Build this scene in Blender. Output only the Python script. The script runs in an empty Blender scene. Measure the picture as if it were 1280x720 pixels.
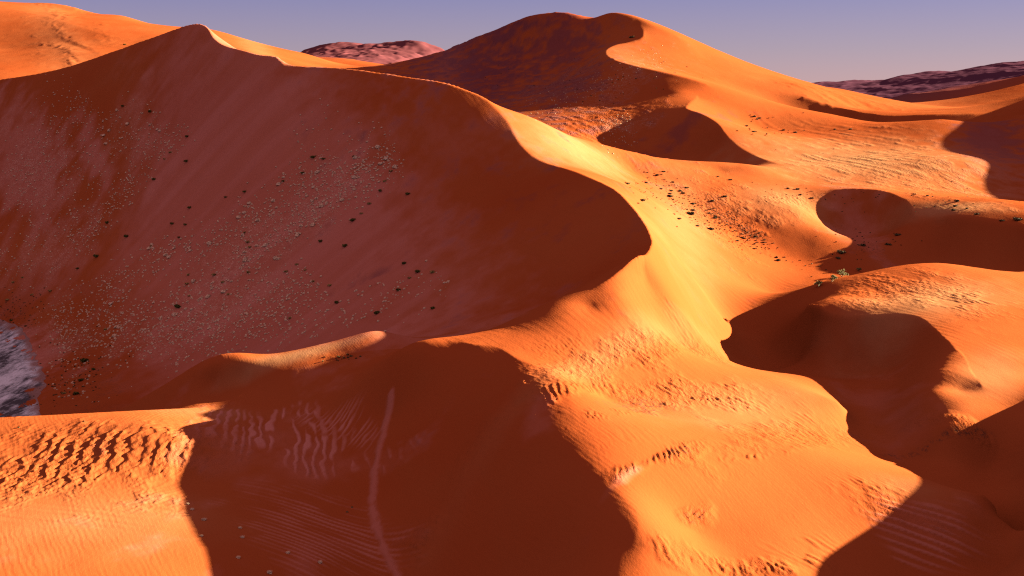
# Sossusvlei-like dunes: a solved height field, plants, sun and sky
import math
import numpy as np
# ---------------------------------------------------------------- camera and sun
F_PX, PITCH, CAM_Z = 1372.0, math.atan(253/1372.0), 120.0
SUN_EL, SUN_AZ = math.radians(14.0), math.radians(25.0)
CP, SP = math.cos(PITCH), math.sin(PITCH)
def ray(px, py):
    u = (px-640)/F_PX; v = (360-py)/F_PX
    return u, CP+v*SP, -SP+v*CP
def Pd(px, py, d):
    x, y, z = ray(px, py); s = d/y
    return (x*s, d, CAM_Z+z*s)
def Pz(px, py, zz):
    x, y, z = ray(px, py); s = (zz-CAM_Z)/z
    return (x*s, y*s, zz)
# ---------------------------------------------------------------- solver grid: columns follow x/y, rows follow ln y
A0, A1, B0, B1 = -0.72, 1.20, math.log(100.0), math.log(5200.0)
# column coordinate: uniform inside the frame, stretched outside
def a_of_s(s):   # s in [0,1]
    s = np.asarray(s, float)
    S0, S1 = 0.06, 0.84
    m = -0.53 + (s-S0)/(S1-S0)*1.06
    l = -0.53 - (S0-s)/S0*(-0.53-A0)
    r = 0.53 + (s-S1)/(1-S1)*(A1-0.53)
    return np.where(s < S0, l, np.where(s > S1, r, m))
def s_of_a(a):
    a = np.asarray(a, float)
    S0, S1 = 0.06, 0.84
    m = S0 + (a+0.53)/1.06*(S1-S0)
    l = S0 + (a+0.53)/(-0.53-A0)*S0
    r = S1 + (a-0.53)/(A1-0.53)*(1-S1)
    return np.where(a < -0.53, l, np.where(a > 0.53, r, m))
def to_grid(x, y, na, nb):
    return s_of_a(x/y)*(na-1), (np.log(y)-B0)/(B1-B0)*(nb-1)
def catmull(P, n=14):
    P = np.array(P, float)
    Q = np.vstack([2*P[0]-P[1], P, 2*P[-1]-P[-2]])
    out = []
    for k in range(1, len(Q)-2):
        p0, p1, p2, p3 = Q[k-1], Q[k], Q[k+1], Q[k+2]
        m1 = (p2-p0)/2; m2 = (p3-p1)/2
        # limit the tangents where spacing is uneven
        L = np.linalg.norm(p2-p1)+1e-9
        for m in (m1, m2):
            l = np.linalg.norm(m)
            if l > L: m *= L/l
        for t in np.linspace(0, 1, n, endpoint=False):
            out.append((2*t**3-3*t*t+1)*p1+(t**3-2*t*t+t)*m1+(-2*t**3+3*t*t)*p2+(t**3-t*t)*m2)
    out.append(P[-1])
    return np.array(out)
# lines: (name, crease strength 0..1, [(px, py, depth or None, height or None)...])
LN = []
def Ld(name, crease, pts): LN.append((name, crease, [Pd(*p) for p in pts]))
def Lz(name, crease, pts): LN.append((name, crease, [Pz(*p) for p in pts]))
PT = []
def D(*pts):
    for p in pts: PT.append(Pd(*p))
def Z(*pts):
    for p in pts: PT.append(Pz(*p))
def W(*pts):
    for p in pts: PT.append(p)
# main dune crest
Ld('main', 1, [(-150,125,840),(0,100,760),(50,92,742),(90,82,728),(150,62,708),(200,44,692),(225,35,684),(240,31,678),(252,31,672),
 (261,36,664),(265,48,655),(270,55,648),(285,60,640),(305,64,633),(325,69,627),(345,71,622),(352,76,619),(361,82,616),(425,85,606),
 (480,92,592),(550,103,572),(580,112,562),(608,124,551),(630,145,535),(640,162,520),(648,178,505),(672,200,482),(720,215,455),
 (765,235,425),(790,258,398),(806,280,374),(815,300,350),(812,314,331),(800,325,316.5),(770,343,303),(740,360,296)])
Ld('main_tail', 0, [(740,360,296),(702,379,285),(672,400,276),(640,412,272)])
Ld('dome_sil', 0, [(640,412,272),(600,419,268),(560,425,264),(530,430,262),(500,443,261)])
Ld('dome_crest', 1, [(560,425,264),(590,431,258),(625,434,256),(640,446,248),(665,455,242),(690,462,238)])
Lz('dome_ridge', .6, [(690,462,58.0),(705,480,57.9),(715,508,57.3),(722,530,56.3)])
Lz('dome_shoulder', .5, [(648,462,57.4),(656,490,56.6),(668,520,55.8),(690,547,55),(730,579,54),(768,610,53),(792,635,52),(798,658,51),(788,683,49.3),(765,698,48.2),(742,706,47),(700,722,44),(640,760,38)])
Z((770,725,47.3),(800,700,48.5))
Lz('fgfoot', .8, [(485,520,43),(468,590,38),(465,625,36),(470,660,35),(485,700,33),(505,735,32),(540,800,30)])
Lz('spur', .5, [(150,512,20),(180,496,30),(210,481,37),(245,466,42),(275,458.5,43.8),(310,451,45),(355,441,45.6),(400,431,46.2),(440,422,46.5),(475,417.5,46.6),(500,420,46.2)])
Lz('fgcrest', 1, [(-150,530,43),(0,522,43),(160,514,41.5),(245,510,38.7)])
# foreground floor and left shoulder
Z((0,600,41),(0,720,43),(200,600,39.6),(245,590,38.8),(200,720,40.7),(250,680,40),(100,560,42.5),(300,560,39.5),(350,600,38.5),(400,700,36),(350,515,38.8),(420,510,41),
  (300,800,37),(0,850,41),(350,488,40),(355,471,42),(430,453,44.5),(300,478,39.6),(265,486,38),(290,498,37.4),(255,503,37),(325,498,38),(300,490,39.5),(210,548,43.7),(-200,650,42))
W((-130,283,24),(-108,283,26),(-170,290,20),(-138,320,6),(-180,330,4),(-230,330,2))
# pan and valley floor
Z((0,420,0),(30,470,0),(0,500,0),(-100,450,0),(-100,520,0),(-200,420,0),(60,505,.7),(120,500,4),(60,440,1.5),(0,390,2.5),(-60,380,3),(-200,350,5))
W((-88,318,34),(-64,320,36),(-42,322,39),(-20,333,44),(-45,335,40),(-75,330,24),(-100,352,10),(-2,308,52),(-16,300,48))
Z((150,470,6),(250,440,14),(350,430,22),(450,412,33),(550,400,42),(620,395,48),(680,377,52))
Ld('main_back', 0, [(c[0],c[1],c[2]) for c in []] or [(425,120,640),(480,125,625),(550,136,603),(595,152,580)])
# windward side
Ld('sil2', 0, [(620,131,556),(650,145,575),(680,158,590),(740,178,610),(800,194,625),(860,204,640),(940,207,655)])
W((40,690,72),(90,710,66),(0,660,82),(-60,700,85),(140,720,64))
Z((800,240,75),(790,215,74),(860,264,59),(930,296,48.8),(1000,325,40.5),(1040,345,38.5))
D((900,215,640),(950,240,590),(1000,262,560),(1030,290,530))
Z((905,345,45),(870,350,53),(940,330,43.5),(900,380,41),(960,365,36.5),(780,390,61.0),(850,385,56))
Ld('band_foot', .5, [(735,385,285),(750,377,287.5),(775,367,293.5),(808,349,317)])
# plateau
Z((760,430,57),(850,430,49.5),(905,430,36.8),(905,400,37.5),(700,420,59),(760,500,52.5),(900,500,47),(1000,480,42),(1050,500,41.5))
Lz('plateau_edge', .3, [(905,457,36.8),(960,465,36.2),(1020,471,36.4)])
Lz('plateau_edge1', 0, [(1020,471,36.4),(1045,477,36.4),(1060,488,36.2),(1067,505,36),(1070,540,36.5),(1082,570,37.8)])
Lz('plateau_edge2', 1, [(1082,570,37.8),(1140,592,40.5),(1193,612,42),(1230,620,41),(1245,635,38.5)])
Z((1262,650,37.5),(1235,665,37),(1200,690,36.5),(1150,740,35.5),(1280,700,36))
Z((850,600,50.5),(870,665,45.6),(960,640,44.5),(1000,720,42),(900,720,43.5),(1000,560,46),(1100,640,41),(1000,850,36))
# right valley
Z((960,435,31),(1000,450,30.5),(1100,500,36),(1120,540,36.3),(1150,575,35),(1200,590,36.5),(1270,700,28),(1265,600,35.5))
Lz('t_crest', 1, [(1010,380,46.8),(1018,388,46.4),(1045,397,45.8),(1080,397,46.8),(1140,395,49),(1185,428,48.4),(1205,445,47.3),(1213,462,46.2),(1228,484,44.6)])
Lz('t_foot', .5, [(985,457,30.5),(1030,457,33),(1070,450,35),(1105,457,36.5),(1125,475,38)])
Lz('t_sil', 0, [(1030,352,47.5),(1060,346,49),(1120,333,50.5),(1165,329,52),(1200,332,51.7),(1250,345,50.5),(1280,372,48)])
Z((1100,370,48.5),(1200,380,50.2),(1280,450,45.5),(1200,490,43.3),(1185,530,42.2),(1166,500,43.6),(1182,445,47.2),(1172,465,46),(1166,488,44.6),(1202,470,46),(1240,522,42),(1280,512,42.5),(1350,400,46),(1400,480,41),(1400,400,44))
Z((1040,330,40),(1100,325,41),(1200,323,42))
Ld('v2a', 1, [(1035,239,605),(1060,237,600),(1100,239,590),(1130,252,570),(1142,268,548),(1150,277,534)])
Ld('v2b', 1, [(1150,277,534),(1170,275,527),(1190,272,520),(1220,275,510),(1260,281,498),(1290,290,488),(1350,310,470)])
Ld('v2a_foot', .3, [(1060,290,569),(1110,292,555)])
Z((1170,318,42),(1270,330,42))
# off-frame casters on the right
LN.append(('caster_near', .6, [(110,170,58),(139,212,65.5),(155,227,65.8),(172,244,67.2),(200,262,66),(230,275,58)]))
W((200,200,60),(260,270,50),(240,340,42),(300,400,42),(110,240,34))
LN.append(('caster_far', .6, [(470,590,98),(501,694,119),(512,750,121),(523,803,126),(536,866,129),(561,1006,142),(600,1150,130)]))
# field
Ld('line2', .7, [(885,102,1060),(930,116,1030),(985,132,1000),(1040,143,975),(1090,152,945),(1130,152,925),(1180,149,900)])
Ld('line3', 1, [(1003,121,1138),(1025,129,1130),(1050,137,1120),(1095,147,1075),(1145,144,1060),(1200,143,1050),(1280,143,1040),(1400,141,1040)])
W((345,1070,78),(390,1020,80))
D((950,160,900),(1000,200,740),(1100,200,730),(1200,200,720),(1100,180,820),(1000,225,650),(1150,240,610),(1260,250,570))
W((400,900,92),(400,800,82),(390,700,70),(370,600,62))
W((265,1085,92),(280,1110,94),(300,1105,86),(322,1098,81),(312,1070,80),(340,1030,76),(410,970,80))
D((1000,108,1600),(1040,109,1650),(1130,130,1400),(1090,140,1180),(1200,138,1400),(1160,135,1700),(1280,135,1500))
# back dune
Ld('bd_sky', .8, [(475,84,1500),(520,73,1460),(560,62,1420),(600,45,1400),(640,29,1380),(665,20,1370),(700,16,1360),(720,19,1350),(740,23,1345),
 (755,18,1330),(765,16,1320),(785,19,1310),(805,26,1300)])
Ld('bd_sky2', .5, [(805,26,1300),(820,33,1290),(850,48,1270),(885,73,1250),(920,88,1230),(960,100,1220),(1000,106,1210)])
Ld('bd_crest', 1, [(795,31,1295),(803,38,1270),(804,46,1240),(798,51,1225),(770,56,1200),(758,62,1165),(757,68,1140),(770,76,1090),(800,84,1050),(840,93,1010),(870,101,985),(885,106,975)])
Ld('bd_foot', .5, [(660,151,890),(700,146,905),(760,135,935),(800,125,945),(850,114,945)])
D((740,160,850),(720,172,800),(820,125,925))
Ld('e_crest', 1, [(873,121,940),(858,135,870),(875,142,840),(895,153,815),(905,168,790),(920,182,765),(945,196,735),(975,205,700)])
D((870,196,790),(820,190,800),(770,178,830))
D((600,115,1150),(620,127,1080),(500,95,1250))
D((62,8,1572),(80,12,1566),(92,15,1560))
# dune behind on the left
Ld('b_sky', .3, [(-150,-8,1650),(0,2,1600),(50,4,1592),(62,4,1590),(80,7,1588),(98,13.5,1572),(104,17,1562),(150,19,1540),(180,28,1530),(215,34,1520),(265,37,1500),(300,47,1480),(340,58,1460),(385,68,1450),(425,82,1440)])
Ld('b_mid', .8, [(-60,-3,1540),(0,8,1500),(60,22,1420),(120,40,1330),(170,53,1280)])
D((0,60,1250),(100,65,1150),(0,95,1000),(300,60,1250),(400,82,1300))
W((-400,900,100),(-250,850,80),(-100,850,78))
W((-1500,2400,90),(900,2200,60),(0,1900,80),(-500,2000,120),(0,3000,70),(-1200,3200,80),(1000,3100,70))
Ld('r_sky', .6, [(970,112,4300),(1003,102,4300),(1015,109,4300),(1025,106,4300),(1060,101,4250),(1085,101,4200),(1110,104,4150),(1125,102,4100),(1140,97,4050),(1155,91,4000),(1180,92,3950),(1200,94,3900),(1215,90,3850),(1240,84,3800),(1262,79,3700),(1290,80,3650),(1400,70,3600),(1600,80,3500)])
Ld('r_mid', .8, [(1065,113,3700),(1100,111,3600),(1130,108,3500),(1160,107,3400),(1200,101,3350),(1250,94,3300),(1300,88,3250)])
Ld('r_front', 1, [(1115,123,2750),(1130,118,2700),(1160,118,2650),(1200,113,2600),(1240,105,2550),(1280,96,2500),(1400,85,2450)])
Ld('r_foot', .3, [(1120,128,2650),(1165,133,2540),(1200,128,2500),(1240,122,2450),(1300,115,2400)])
Ld('r_lit', .5, [(1150,134,2050),(1165,133,2000),(1190,127,1980),(1220,124,1960),(1228,119,1950),(1260,112,1920),(1285,103,1900),(1400,95,1880)])
Ld('l_sky', .6, [(340,90,4100),(380,64,4100),(395,58,4050),(420,55,4000),(435,55,4000),(470,60,3950),(490,58,3900),(505,55,3900),(515,53,3850),(525,54,3800),(532,60,3750),(545,68,3700),(600,90,3700)])
Ld('l_mid', .9, [(400,66,3500),(430,62,3500),(460,68,3400),(480,68,3300),(500,70,3200),(495,76,3050)])
Ld('l_front', .5, [(380,72,2600),(410,72,2500),(440,78,2300),(470,83,2150)])

D((750,50,1270),(750,32,1300),(720,50,1285),(700,30,1335),(730,75,1215),(700,100,1150),(650,60,1330),(650,100,1190))
LEVELS = ((66,80,600),(131,160,500),(261,320,400),(521,640,300),(781,1100,110))
BASE = 60.0
def build_constraints(na, nb):
    idx, wt, val, w = [], [], [], []
    crease = np.ones((nb, na))
    cons = []
    for name, cr, P in LN:
        C = catmull(P, 24)
        gi, gj = to_grid(C[:,0], C[:,1], na, nb)
        # resample at about half a cell
        seg = np.hypot(np.diff(gi), np.diff(gj)); L = np.concatenate([[0], np.cumsum(seg)])
        n = max(int(L[-1]/0.5), 4); t = np.linspace(0, L[-1], n)
        gi = np.interp(t, L, gi); gj = np.interp(t, L, gj); z = np.interp(t, L, C[:,2])
        cons.append((gi, gj, z, np.full(n, 3.0)))
        if cr > 0:
            for di in (-.35, 0, .35):
                for dj in (-.35, 0, .35):
                    ii = np.clip(np.round(gi+di).astype(int), 0, na-1); jj = np.clip(np.round(gj+dj).astype(int), 0, nb-1)
                    crease[jj, ii] = np.minimum(crease[jj, ii], 1-cr*0.995)
    P = np.array(PT); gi, gj = to_grid(P[:,0], P[:,1], na, nb)
    cons.append((gi, gj, P[:,2], np.full(len(P), 1.0*na/130)))
    gi, gj, z, w = [np.concatenate(c) for c in zip(*cons)]
    ok = (gi >= 0) & (gi < na-1) & (gj >= 0) & (gj < nb-1)
    gi, gj, z, w = gi[ok], gj[ok], z[ok], w[ok]
    i0 = gi.astype(int); j0 = gj.astype(int); fi = gi-i0; fj = gj-j0
    ids = np.stack([j0*na+i0, j0*na+i0+1, (j0+1)*na+i0, (j0+1)*na+i0+1], 1)
    ws = np.stack([(1-fi)*(1-fj), fi*(1-fj), (1-fi)*fj, fi*fj], 1)
    return crease, ids, ws, z, w
def solve(levels=((66,80,600),(131,160,500),(261,320,400),(521,640,280)), verbose=False):
    h = None
    for na, nb, its in levels:
        crease, ids, ws, z, w = build_constraints(na, nb)
        r = ((A1-A0)/(na-1)) / ((B1-B0)/(nb-1))     # dx/dy
        r = (1.06/.78/(na-1)) / ((B1-B0)/(nb-1))
        k = (na/131.0)**2   # keep balance between levels
        wi = k*crease[:,1:-1]; wj = k*crease[1:-1,:]*r**4
        wm = k*2*np.minimum(np.minimum(crease[1:,1:], crease[:-1,1:]), np.minimum(crease[1:,:-1], crease[:-1,:-1]))*r**2
        T = 0.012
        eps = 1e-6
        def op(v):
            H = v.reshape(nb, na); o = eps*H
            d = (H[:,2:]-2*H[:,1:-1]+H[:,:-2])*wi; o[:,2:] += d; o[:,1:-1] -= 2*d; o[:,:-2] += d
            d = (H[2:]-2*H[1:-1]+H[:-2])*wj; o[2:] += d; o[1:-1] -= 2*d; o[:-2] += d
            d = (H[1:,1:]-H[1:,:-1]-H[:-1,1:]+H[:-1,:-1])*wm; o[1:,1:] += d; o[1:,:-1] -= d; o[:-1,1:] -= d; o[:-1,:-1] += d
            d = (H[:,1:]-H[:,:-1])*T; o[:,1:] += d; o[:,:-1] -= d
            d = (H[1:]-H[:-1])*T*r*r; o[1:] += d; o[:-1] -= d
            o = o.ravel()
            e = (v[ids]*ws).sum(1)*w
            o += np.bincount(ids.ravel(), (ws*e[:,None]).ravel(), minlength=na*nb)
            return o
        b = np.full(na*nb, eps*BASE) + np.bincount(ids.ravel(), (ws*(w*z)[:,None]).ravel(), minlength=na*nb)
        dg = np.full((nb,na), eps+2*T+2*T*r*r)
        dg[:,2:] += wi; dg[:,1:-1] += 4*wi; dg[:,:-2] += wi
        dg[2:] += wj; dg[1:-1] += 4*wj; dg[:-2] += wj
        for s1 in (slice(1,None), slice(None,-1)):
            for s2 in (slice(1,None), slice(None,-1)): dg[s1,s2] += wm
        dg = dg.ravel() + np.bincount(ids.ravel(), (ws**2*w[:,None]).ravel(), minlength=na*nb)
        if h is None: x = np.full(na*nb, BASE)
        else:
            pj = np.linspace(0, h.shape[0]-1, nb); pi = np.linspace(0, h.shape[1]-1, na)
            j0 = np.minimum(pj.astype(int), h.shape[0]-2); i0 = np.minimum(pi.astype(int), h.shape[1]-2); fj = (pj-j0)[:,None]; fi = (pi-i0)[None]
            x = ((h[j0][:,i0]*(1-fi)+h[j0][:,i0+1]*fi)*(1-fj)+(h[j0+1][:,i0]*(1-fi)+h[j0+1][:,i0+1]*fi)*fj).ravel()
        if h is None: its *= 6
        rr = b-op(x); zz = rr/dg; p = zz.copy(); rz = rr@zz
        for it in range(its):
            q = op(p); al = rz/(p@q); x += al*p; rr -= al*q; zz = rr/dg; r2 = rr@zz
            if r2 < 1e-9: break
            p = zz+(r2/rz)*p; rz = r2
        if verbose: print(na, nb, it, rz, 'max misfit', np.abs((x[ids]*ws).sum(1)-z).max())
        h = x.reshape(nb, na)
    return h
COLS, ROWS = (920, 60, 170), (740, 780)
# ---------------------------------------------------------------- value noise in numpy
def _hash(i, j, s):
    n = (i.astype(np.int64)*374761393 + j.astype(np.int64)*668265263 + s*1442695041) & 0xffffffff
    n = ((n ^ (n >> 13))*1274126177) & 0xffffffff
    n = ((n ^ (n >> 15))*2246822519) & 0xffffffff
    return ((n ^ (n >> 16)) & 0xffff)/65535.0
def noise(x, y, s=0):
    i = np.floor(x); j = np.floor(y); fx = x-i; fy = y-j
    fx = fx*fx*fx*(fx*(fx*6-15)+10); fy = fy*fy*fy*(fy*(fy*6-15)+10)
    i = i.astype(np.int64); j = j.astype(np.int64)
    a = _hash(i, j, s); b = _hash(i+1, j, s); c = _hash(i, j+1, s); d = _hash(i+1, j+1, s)
    return (a+(b-a)*fx)*(1-fy)+(c+(d-c)*fx)*fy
def fbm(x, y, s=0, o=4, g=.5):
    t = 0; a = 1; m = 0
    for k in range(o):
        t = t+a*noise(x, y, s+k*17); m += a; a *= g; x = x*2.03+11.3; y = y*2.03-7.1
    return t/m
def sstep(a, b, x):
    t = np.clip((x-a)/(b-a), 0, 1); return t*t*(3-2*t)
# ---------------------------------------------------------------- resampling of the solved heights
H0 = solve(LEVELS)
NB0, NA0 = H0.shape
def wcub(p, n):
    i = np.clip(np.floor(p).astype(int), 1, n-3); t = p-i
    w = np.stack([-.5*t+t*t-.5*t**3, 1-2.5*t*t+1.5*t**3, .5*t+2*t*t-1.5*t**3, -.5*t*t+.5*t**3], 1)
    return np.stack([i-1, i, i+1, i+2], 1), w
def tensor(h, gi, gj):
    I, wi = wcub(gi, h.shape[1]); J, wj = wcub(gj, h.shape[0])
    t = sum(h[:, I[:,k]]*wi[None,:,k] for k in range(4))
    return sum(t[J[:,k]]*wj[:,k][:,None] for k in range(4))
# mesh columns and rows
NI, NL, NR = COLS
aa = np.concatenate([np.linspace(-0.70, -0.50, NL, endpoint=False), np.linspace(-0.50, 0.50, NI, endpoint=False), 0.50+(1.16-0.50)*np.linspace(0, 1, NR)**1.3])
yb = np.concatenate([np.linspace(math.log(122), math.log(470), ROWS[0], endpoint=False), np.linspace(math.log(470), math.log(5000), ROWS[1])])
gi = s_of_a(aa)*(NA0-1); gj = (yb-B0)/(B1-B0)*(NB0-1)
Hm = tensor(H0, gi, gj)
Yv = np.exp(yb)[:,None]*np.ones((1, len(aa))); Xv = aa[None]*Yv
def bil(h, gi, gj):
    gi = np.clip(gi, 0, h.shape[1]-1.001); gj = np.clip(gj, 0, h.shape[0]-1.001)
    i0 = gi.astype(int); j0 = gj.astype(int); fi = gi-i0; fj = gj-j0
    return (h[j0,i0]*(1-fi)+h[j0,i0+1]*fi)*(1-fj)+(h[j0+1,i0]*(1-fi)+h[j0+1,i0+1]*fi)*fj
def height(x, y, F=None):
    x = np.asarray(x, float); y = np.asarray(y, float)
    fi = np.interp(x/y, aa, np.arange(len(aa))); fj = np.interp(np.log(y), yb, np.arange(len(yb)))
    return bil(Hm if F is None else F, fi, fj)
def hit(px, py):
    """first point of the dunes seen in a direction"""
    x, y, z = ray(px, py)
    ds = np.exp(np.linspace(math.log(125), math.log(4900), 2600))
    c = CAM_Z+z/y*ds-height(x/y*ds, ds)
    k = np.nonzero(c < 0)[0]
    if len(k) == 0: return None
    k = max(k[0], 1); t = c[k-1]/(c[k-1]-c[k]); d = ds[k-1]+(ds[k]-ds[k-1])*t
    return (x/y*d, d, float(height(x/y*d, d)))
# sand cover in zones: an ellipse on the ground with its own centre and two half axes
def zone(px, py, rx, ry, ang=0, edge=.35, seed=3, nz=1.0):
    c = hit(px, py)
    ca, sa = math.cos(math.radians(ang)), math.sin(math.radians(ang))
    
    def end(ux, uy):
        p = hit(px+ux, py+uy)
        if p is None or abs(p[1]-c[1]) > .6*c[1]:
            q = hit(px-ux, py-uy)
            if q is not None and abs(q[1]-c[1]) <= .6*c[1]: return (2*c[0]-q[0], 2*c[1]-q[1])
        return p if p is not None else (c[0]+ux, c[1]+uy)
    p1 = end(rx*ca, -rx*sa); p2 = end(ry*sa, ry*ca)
    ax = np.array([p1[0]-c[0], p1[1]-c[1]]); bx = np.array([p2[0]-c[0], p2[1]-c[1]])
    det = ax[0]*bx[1]-ax[1]*bx[0]
    dx = Xv-c[0]; dy = Yv-c[1]
    u = (dx*bx[1]-dy*bx[0])/det; v = (ax[0]*dy-ax[1]*dx)/det
    r = np.sqrt(u*u+v*v)
    L = max(np.hypot(*ax), np.hypot(*bx))
    r = r + (NZ-.5)*.9*edge/.35*nz
    return sstep(1, 1-edge*1.6, r)
NZ = fbm(Xv/9., Yv/12., 5, 4, .6)
def saw(t, lee=.28):
    t = t-np.floor(t)
    return np.where(t < lee, sstep(0, 1, t/lee), 1-sstep(0, 1, (t-lee)/(1-lee))*.5-(t-lee)/(1-lee)*.5)
def ripple(X, Y, lam, ang, warp=1.0, ws=1.0, lee=.3, seed=1, stretch=1.0):
    """asymmetric ripples; ang = heading of the wave vector from +x (degrees)"""
    c, s = math.cos(math.radians(ang)), math.sin(math.radians(ang))
    u = X*c+Y*s; v = -X*s+Y*c
    w = (fbm(u/(lam*2.2*ws), v/(lam*3.5*ws*stretch), seed, 3, .55)-.5)*2*warp*lam + (noise(u/(lam*.8), v/(lam*1.1*stretch), seed+9)-.5)*.55*lam*min(warp, 1)
    br = sstep(.12, .55, fbm(u/(lam*1.6), v/(lam*2.4*stretch), seed+31, 2))
    return saw((u+w)/lam, lee)*(.25+.75*br)
D_ = np.zeros_like(Hm)
CR = np.zeros_like(Hm)
def add(z, A, *r, pale=0, patchy=0):
    m = z > 0; X, Y = Xv[m], Yv[m]; zz = z[m]
    if patchy: zz = zz*sstep(.34, .60, fbm(X/patchy, Y/(patchy*1.3), 90+int(r[1]), 3))
    q = ripple(X, Y, *r); D_[m] += zz*A*q
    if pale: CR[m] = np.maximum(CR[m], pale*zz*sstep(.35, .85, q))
near = None
# left foreground shoulder: scalloped ripples over finer diagonal ones
z1 = zone(110, 568, 210, 52, 2, .45); z1b = zone(90, 575, 330, 75, 0, .5)
add(z1, .34, 3.0, 5, .55, .9, .22, 1, .5); add(z1b, .17, 1.7, -28, .7, 1.2, .35, 7, 1.6)
add(zone(100, 600, 260, 60, 0, .6), .10, 1.2, 20, 1.0, .8, .35, 8, .8, patchy=5)
add(zone(100, 640, 260, 40, 0, .6), .05, 3.2, 80, .8, 2, .4, 9, 2.5)
add(zone(180, 520, 90, 9, 3, .5), .06, 1.1, 0, .4, 1.5, .4, 10, 2)
# shaded floor beside the dome
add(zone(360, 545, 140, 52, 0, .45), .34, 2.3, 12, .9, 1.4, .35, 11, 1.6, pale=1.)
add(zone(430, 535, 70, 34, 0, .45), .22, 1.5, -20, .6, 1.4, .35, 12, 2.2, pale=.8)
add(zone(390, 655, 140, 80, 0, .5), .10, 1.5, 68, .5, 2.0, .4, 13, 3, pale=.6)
# plateau
for (px, py, rx, ry, an, A, lam, ang, seed, st, pt) in (
    (770,440,190,40,-4,.18,1.3,38,21,1.2,3),(850,425,95,36,8,.28,1.9,38,22,1.2,3),(880,415,60,26,8,.22,1.1,20,42,1.0,2.5),(800,450,150,30,0,.10,.7,60,72,1.0,2),(700,440,90,20,0,.12,.9,20,73,1,2),(720,482,70,16,-2,.26,1.5,8,23,1.6,0),
    (885,490,95,26,-6,.34,2.3,42,24,1.3,3),(900,495,110,30,-4,.12,1.0,15,74,1,2.5),(850,500,60,12,2,.3,1.3,0,46,.8,3),(780,514,75,10,3,.26,1.0,20,25,.8,2.5),(950,508,90,14,0,.26,1.7,30,26,1,4),
    (820,574,58,13,14,.34,1.2,0,27,1.3,0),(860,560,70,12,8,.2,1.1,10,47,1.2,3),(1000,540,95,26,4,.26,1.7,36,28,1.2,5),
    (940,572,60,9,5,.30,1.4,-8,29,1.5,3),(872,645,34,20,10,.26,.9,-30,30,1.8,0),(905,708,115,18,0,.30,1.7,25,31,.8,2.5),(930,712,120,16,0,.14,.9,-10,75,1,2),(1000,690,80,28,-8,.28,2.0,48,32,1.6,4),
    (1110,640,110,40,-22,.20,1.7,62,33,2.2,4),(1120,610,80,26,-20,.12,1.2,40,76,1.4,3),(1060,600,60,22,-10,.2,1.4,40,48,1.6,4),
    (1110,362,90,24,4,.24,1.5,25,36,1.0,2.5),(1130,368,110,24,0,.12,1.0,0,77,1,2.5),(1210,378,75,18,-6,.35,2.6,18,37,.8,6),(1230,545,80,14,8,.3,1.1,10,38,1,0),(1190,470,20,40,0,.06,.8,10,39,1,0),
    (780,545,70,30,0,.07,1.6,20,40,1,0),(700,430,80,18,0,.09,1.2,20,41,1,0),(940,290,60,26,-20,.35,3.0,30,42,1,6),(960,255,100,30,-15,.30,3.2,25,43,1.2,8),
    (900,590,150,20,0,.035,.9,15,44,1,0),(654,480,7,6,0,.3,.9,-40,49,1,0),(667,520,7,7,0,.3,.9,-40,50,1,0),(1010,385,14,8,0,.25,1.0,0,59,1,0)):
    add(zone(px, py, rx, ry, an, .5), A, lam, ang, .9, 1.2, .3, seed, st, patchy=pt)
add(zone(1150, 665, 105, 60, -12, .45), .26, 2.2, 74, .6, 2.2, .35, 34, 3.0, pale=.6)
# fields further back: long low undulations
for (px, py, rx, ry, an, A, lam, ang, seed, st) in (
    (1080,200,170,45,-6,.45,9,20,51,2.5),(1200,235,90,28,-10,.35,6,20,52,1.5),(1050,170,140,22,-3,.5,12,24,53,2),(620,85,160,50,20,2.0,30,50,54,2),
    (100,60,150,45,-10,.9,50,30,55,1.5),(1060,125,90,14,-8,1.2,30,20,56,1.5),(780,215,110,26,-20,.2,4,20,57,1.5),(740,165,90,16,-6,.6,8,25,58,1)):
    add(zone(px, py, rx, ry, an, .7), A, lam, ang, 1.0, 1.2, .4, seed, st)
# faint wind ripples nearly everywhere within reach of the eye
calm = (1-zone(715,372,90,26,20,.4))*(1-zone(380,445,160,34,8,.4))
gm = calm*sstep(360, 240, Yv)*sstep(.30, .62, fbm(Xv/16., Yv/22., 97, 3))
add(gm, .028, 1.1, 30, .8, 1.6, .35, 98, 2.2)
gm = calm*sstep(220, 330, Yv)*sstep(800, 500, Yv)*sstep(.34, .62, fbm(Xv/30., Yv/40., 95, 3))
add(gm, .07, 2.6, 28, .8, 1.6, .35, 99, 2.2)
# low berm of fallen sand at the foot of the dome's slip face
strip = np.array([Pz(*p)[:2] for p in [(488,512,43.5),(478,550,40.5),(468,590,38),(465,625,36),(470,660,35),(485,700,33),(505,735,32)]])
dm = np.full(Hm.shape, 1e9)
for k in range(len(strip)-1):
    p, q = strip[k], strip[k+1]; d = q-p; t = np.clip(((Xv-p[0])*d[0]+(Yv-p[1])*d[1])/(d@d), 0, 1)
    dm = np.minimum(dm, np.hypot(Xv-p[0]-t*d[0], Yv-p[1]-t*d[1]))
dm = dm+(fbm(Xv/1.5, Yv/2.5, 88, 3)-.5)*1.3
D_ += .38*np.exp(-(np.maximum(dm, 0)/.75)**2)
# gentle overall unevenness
D_ += (fbm(Xv/26., Yv/34., 60, 3)-.5)*.5*sstep(120, 500, Yv) + (fbm(Xv/7., Yv/9., 61, 3)-.5)*.10
# far ranges are rougher
D_ += sstep(2200, 3200, Yv)*(np.abs(fbm(Xv/260., Yv/330., 62, 5, .55)-.5)*-(40+28*(Xv < 0))+8)
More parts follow.
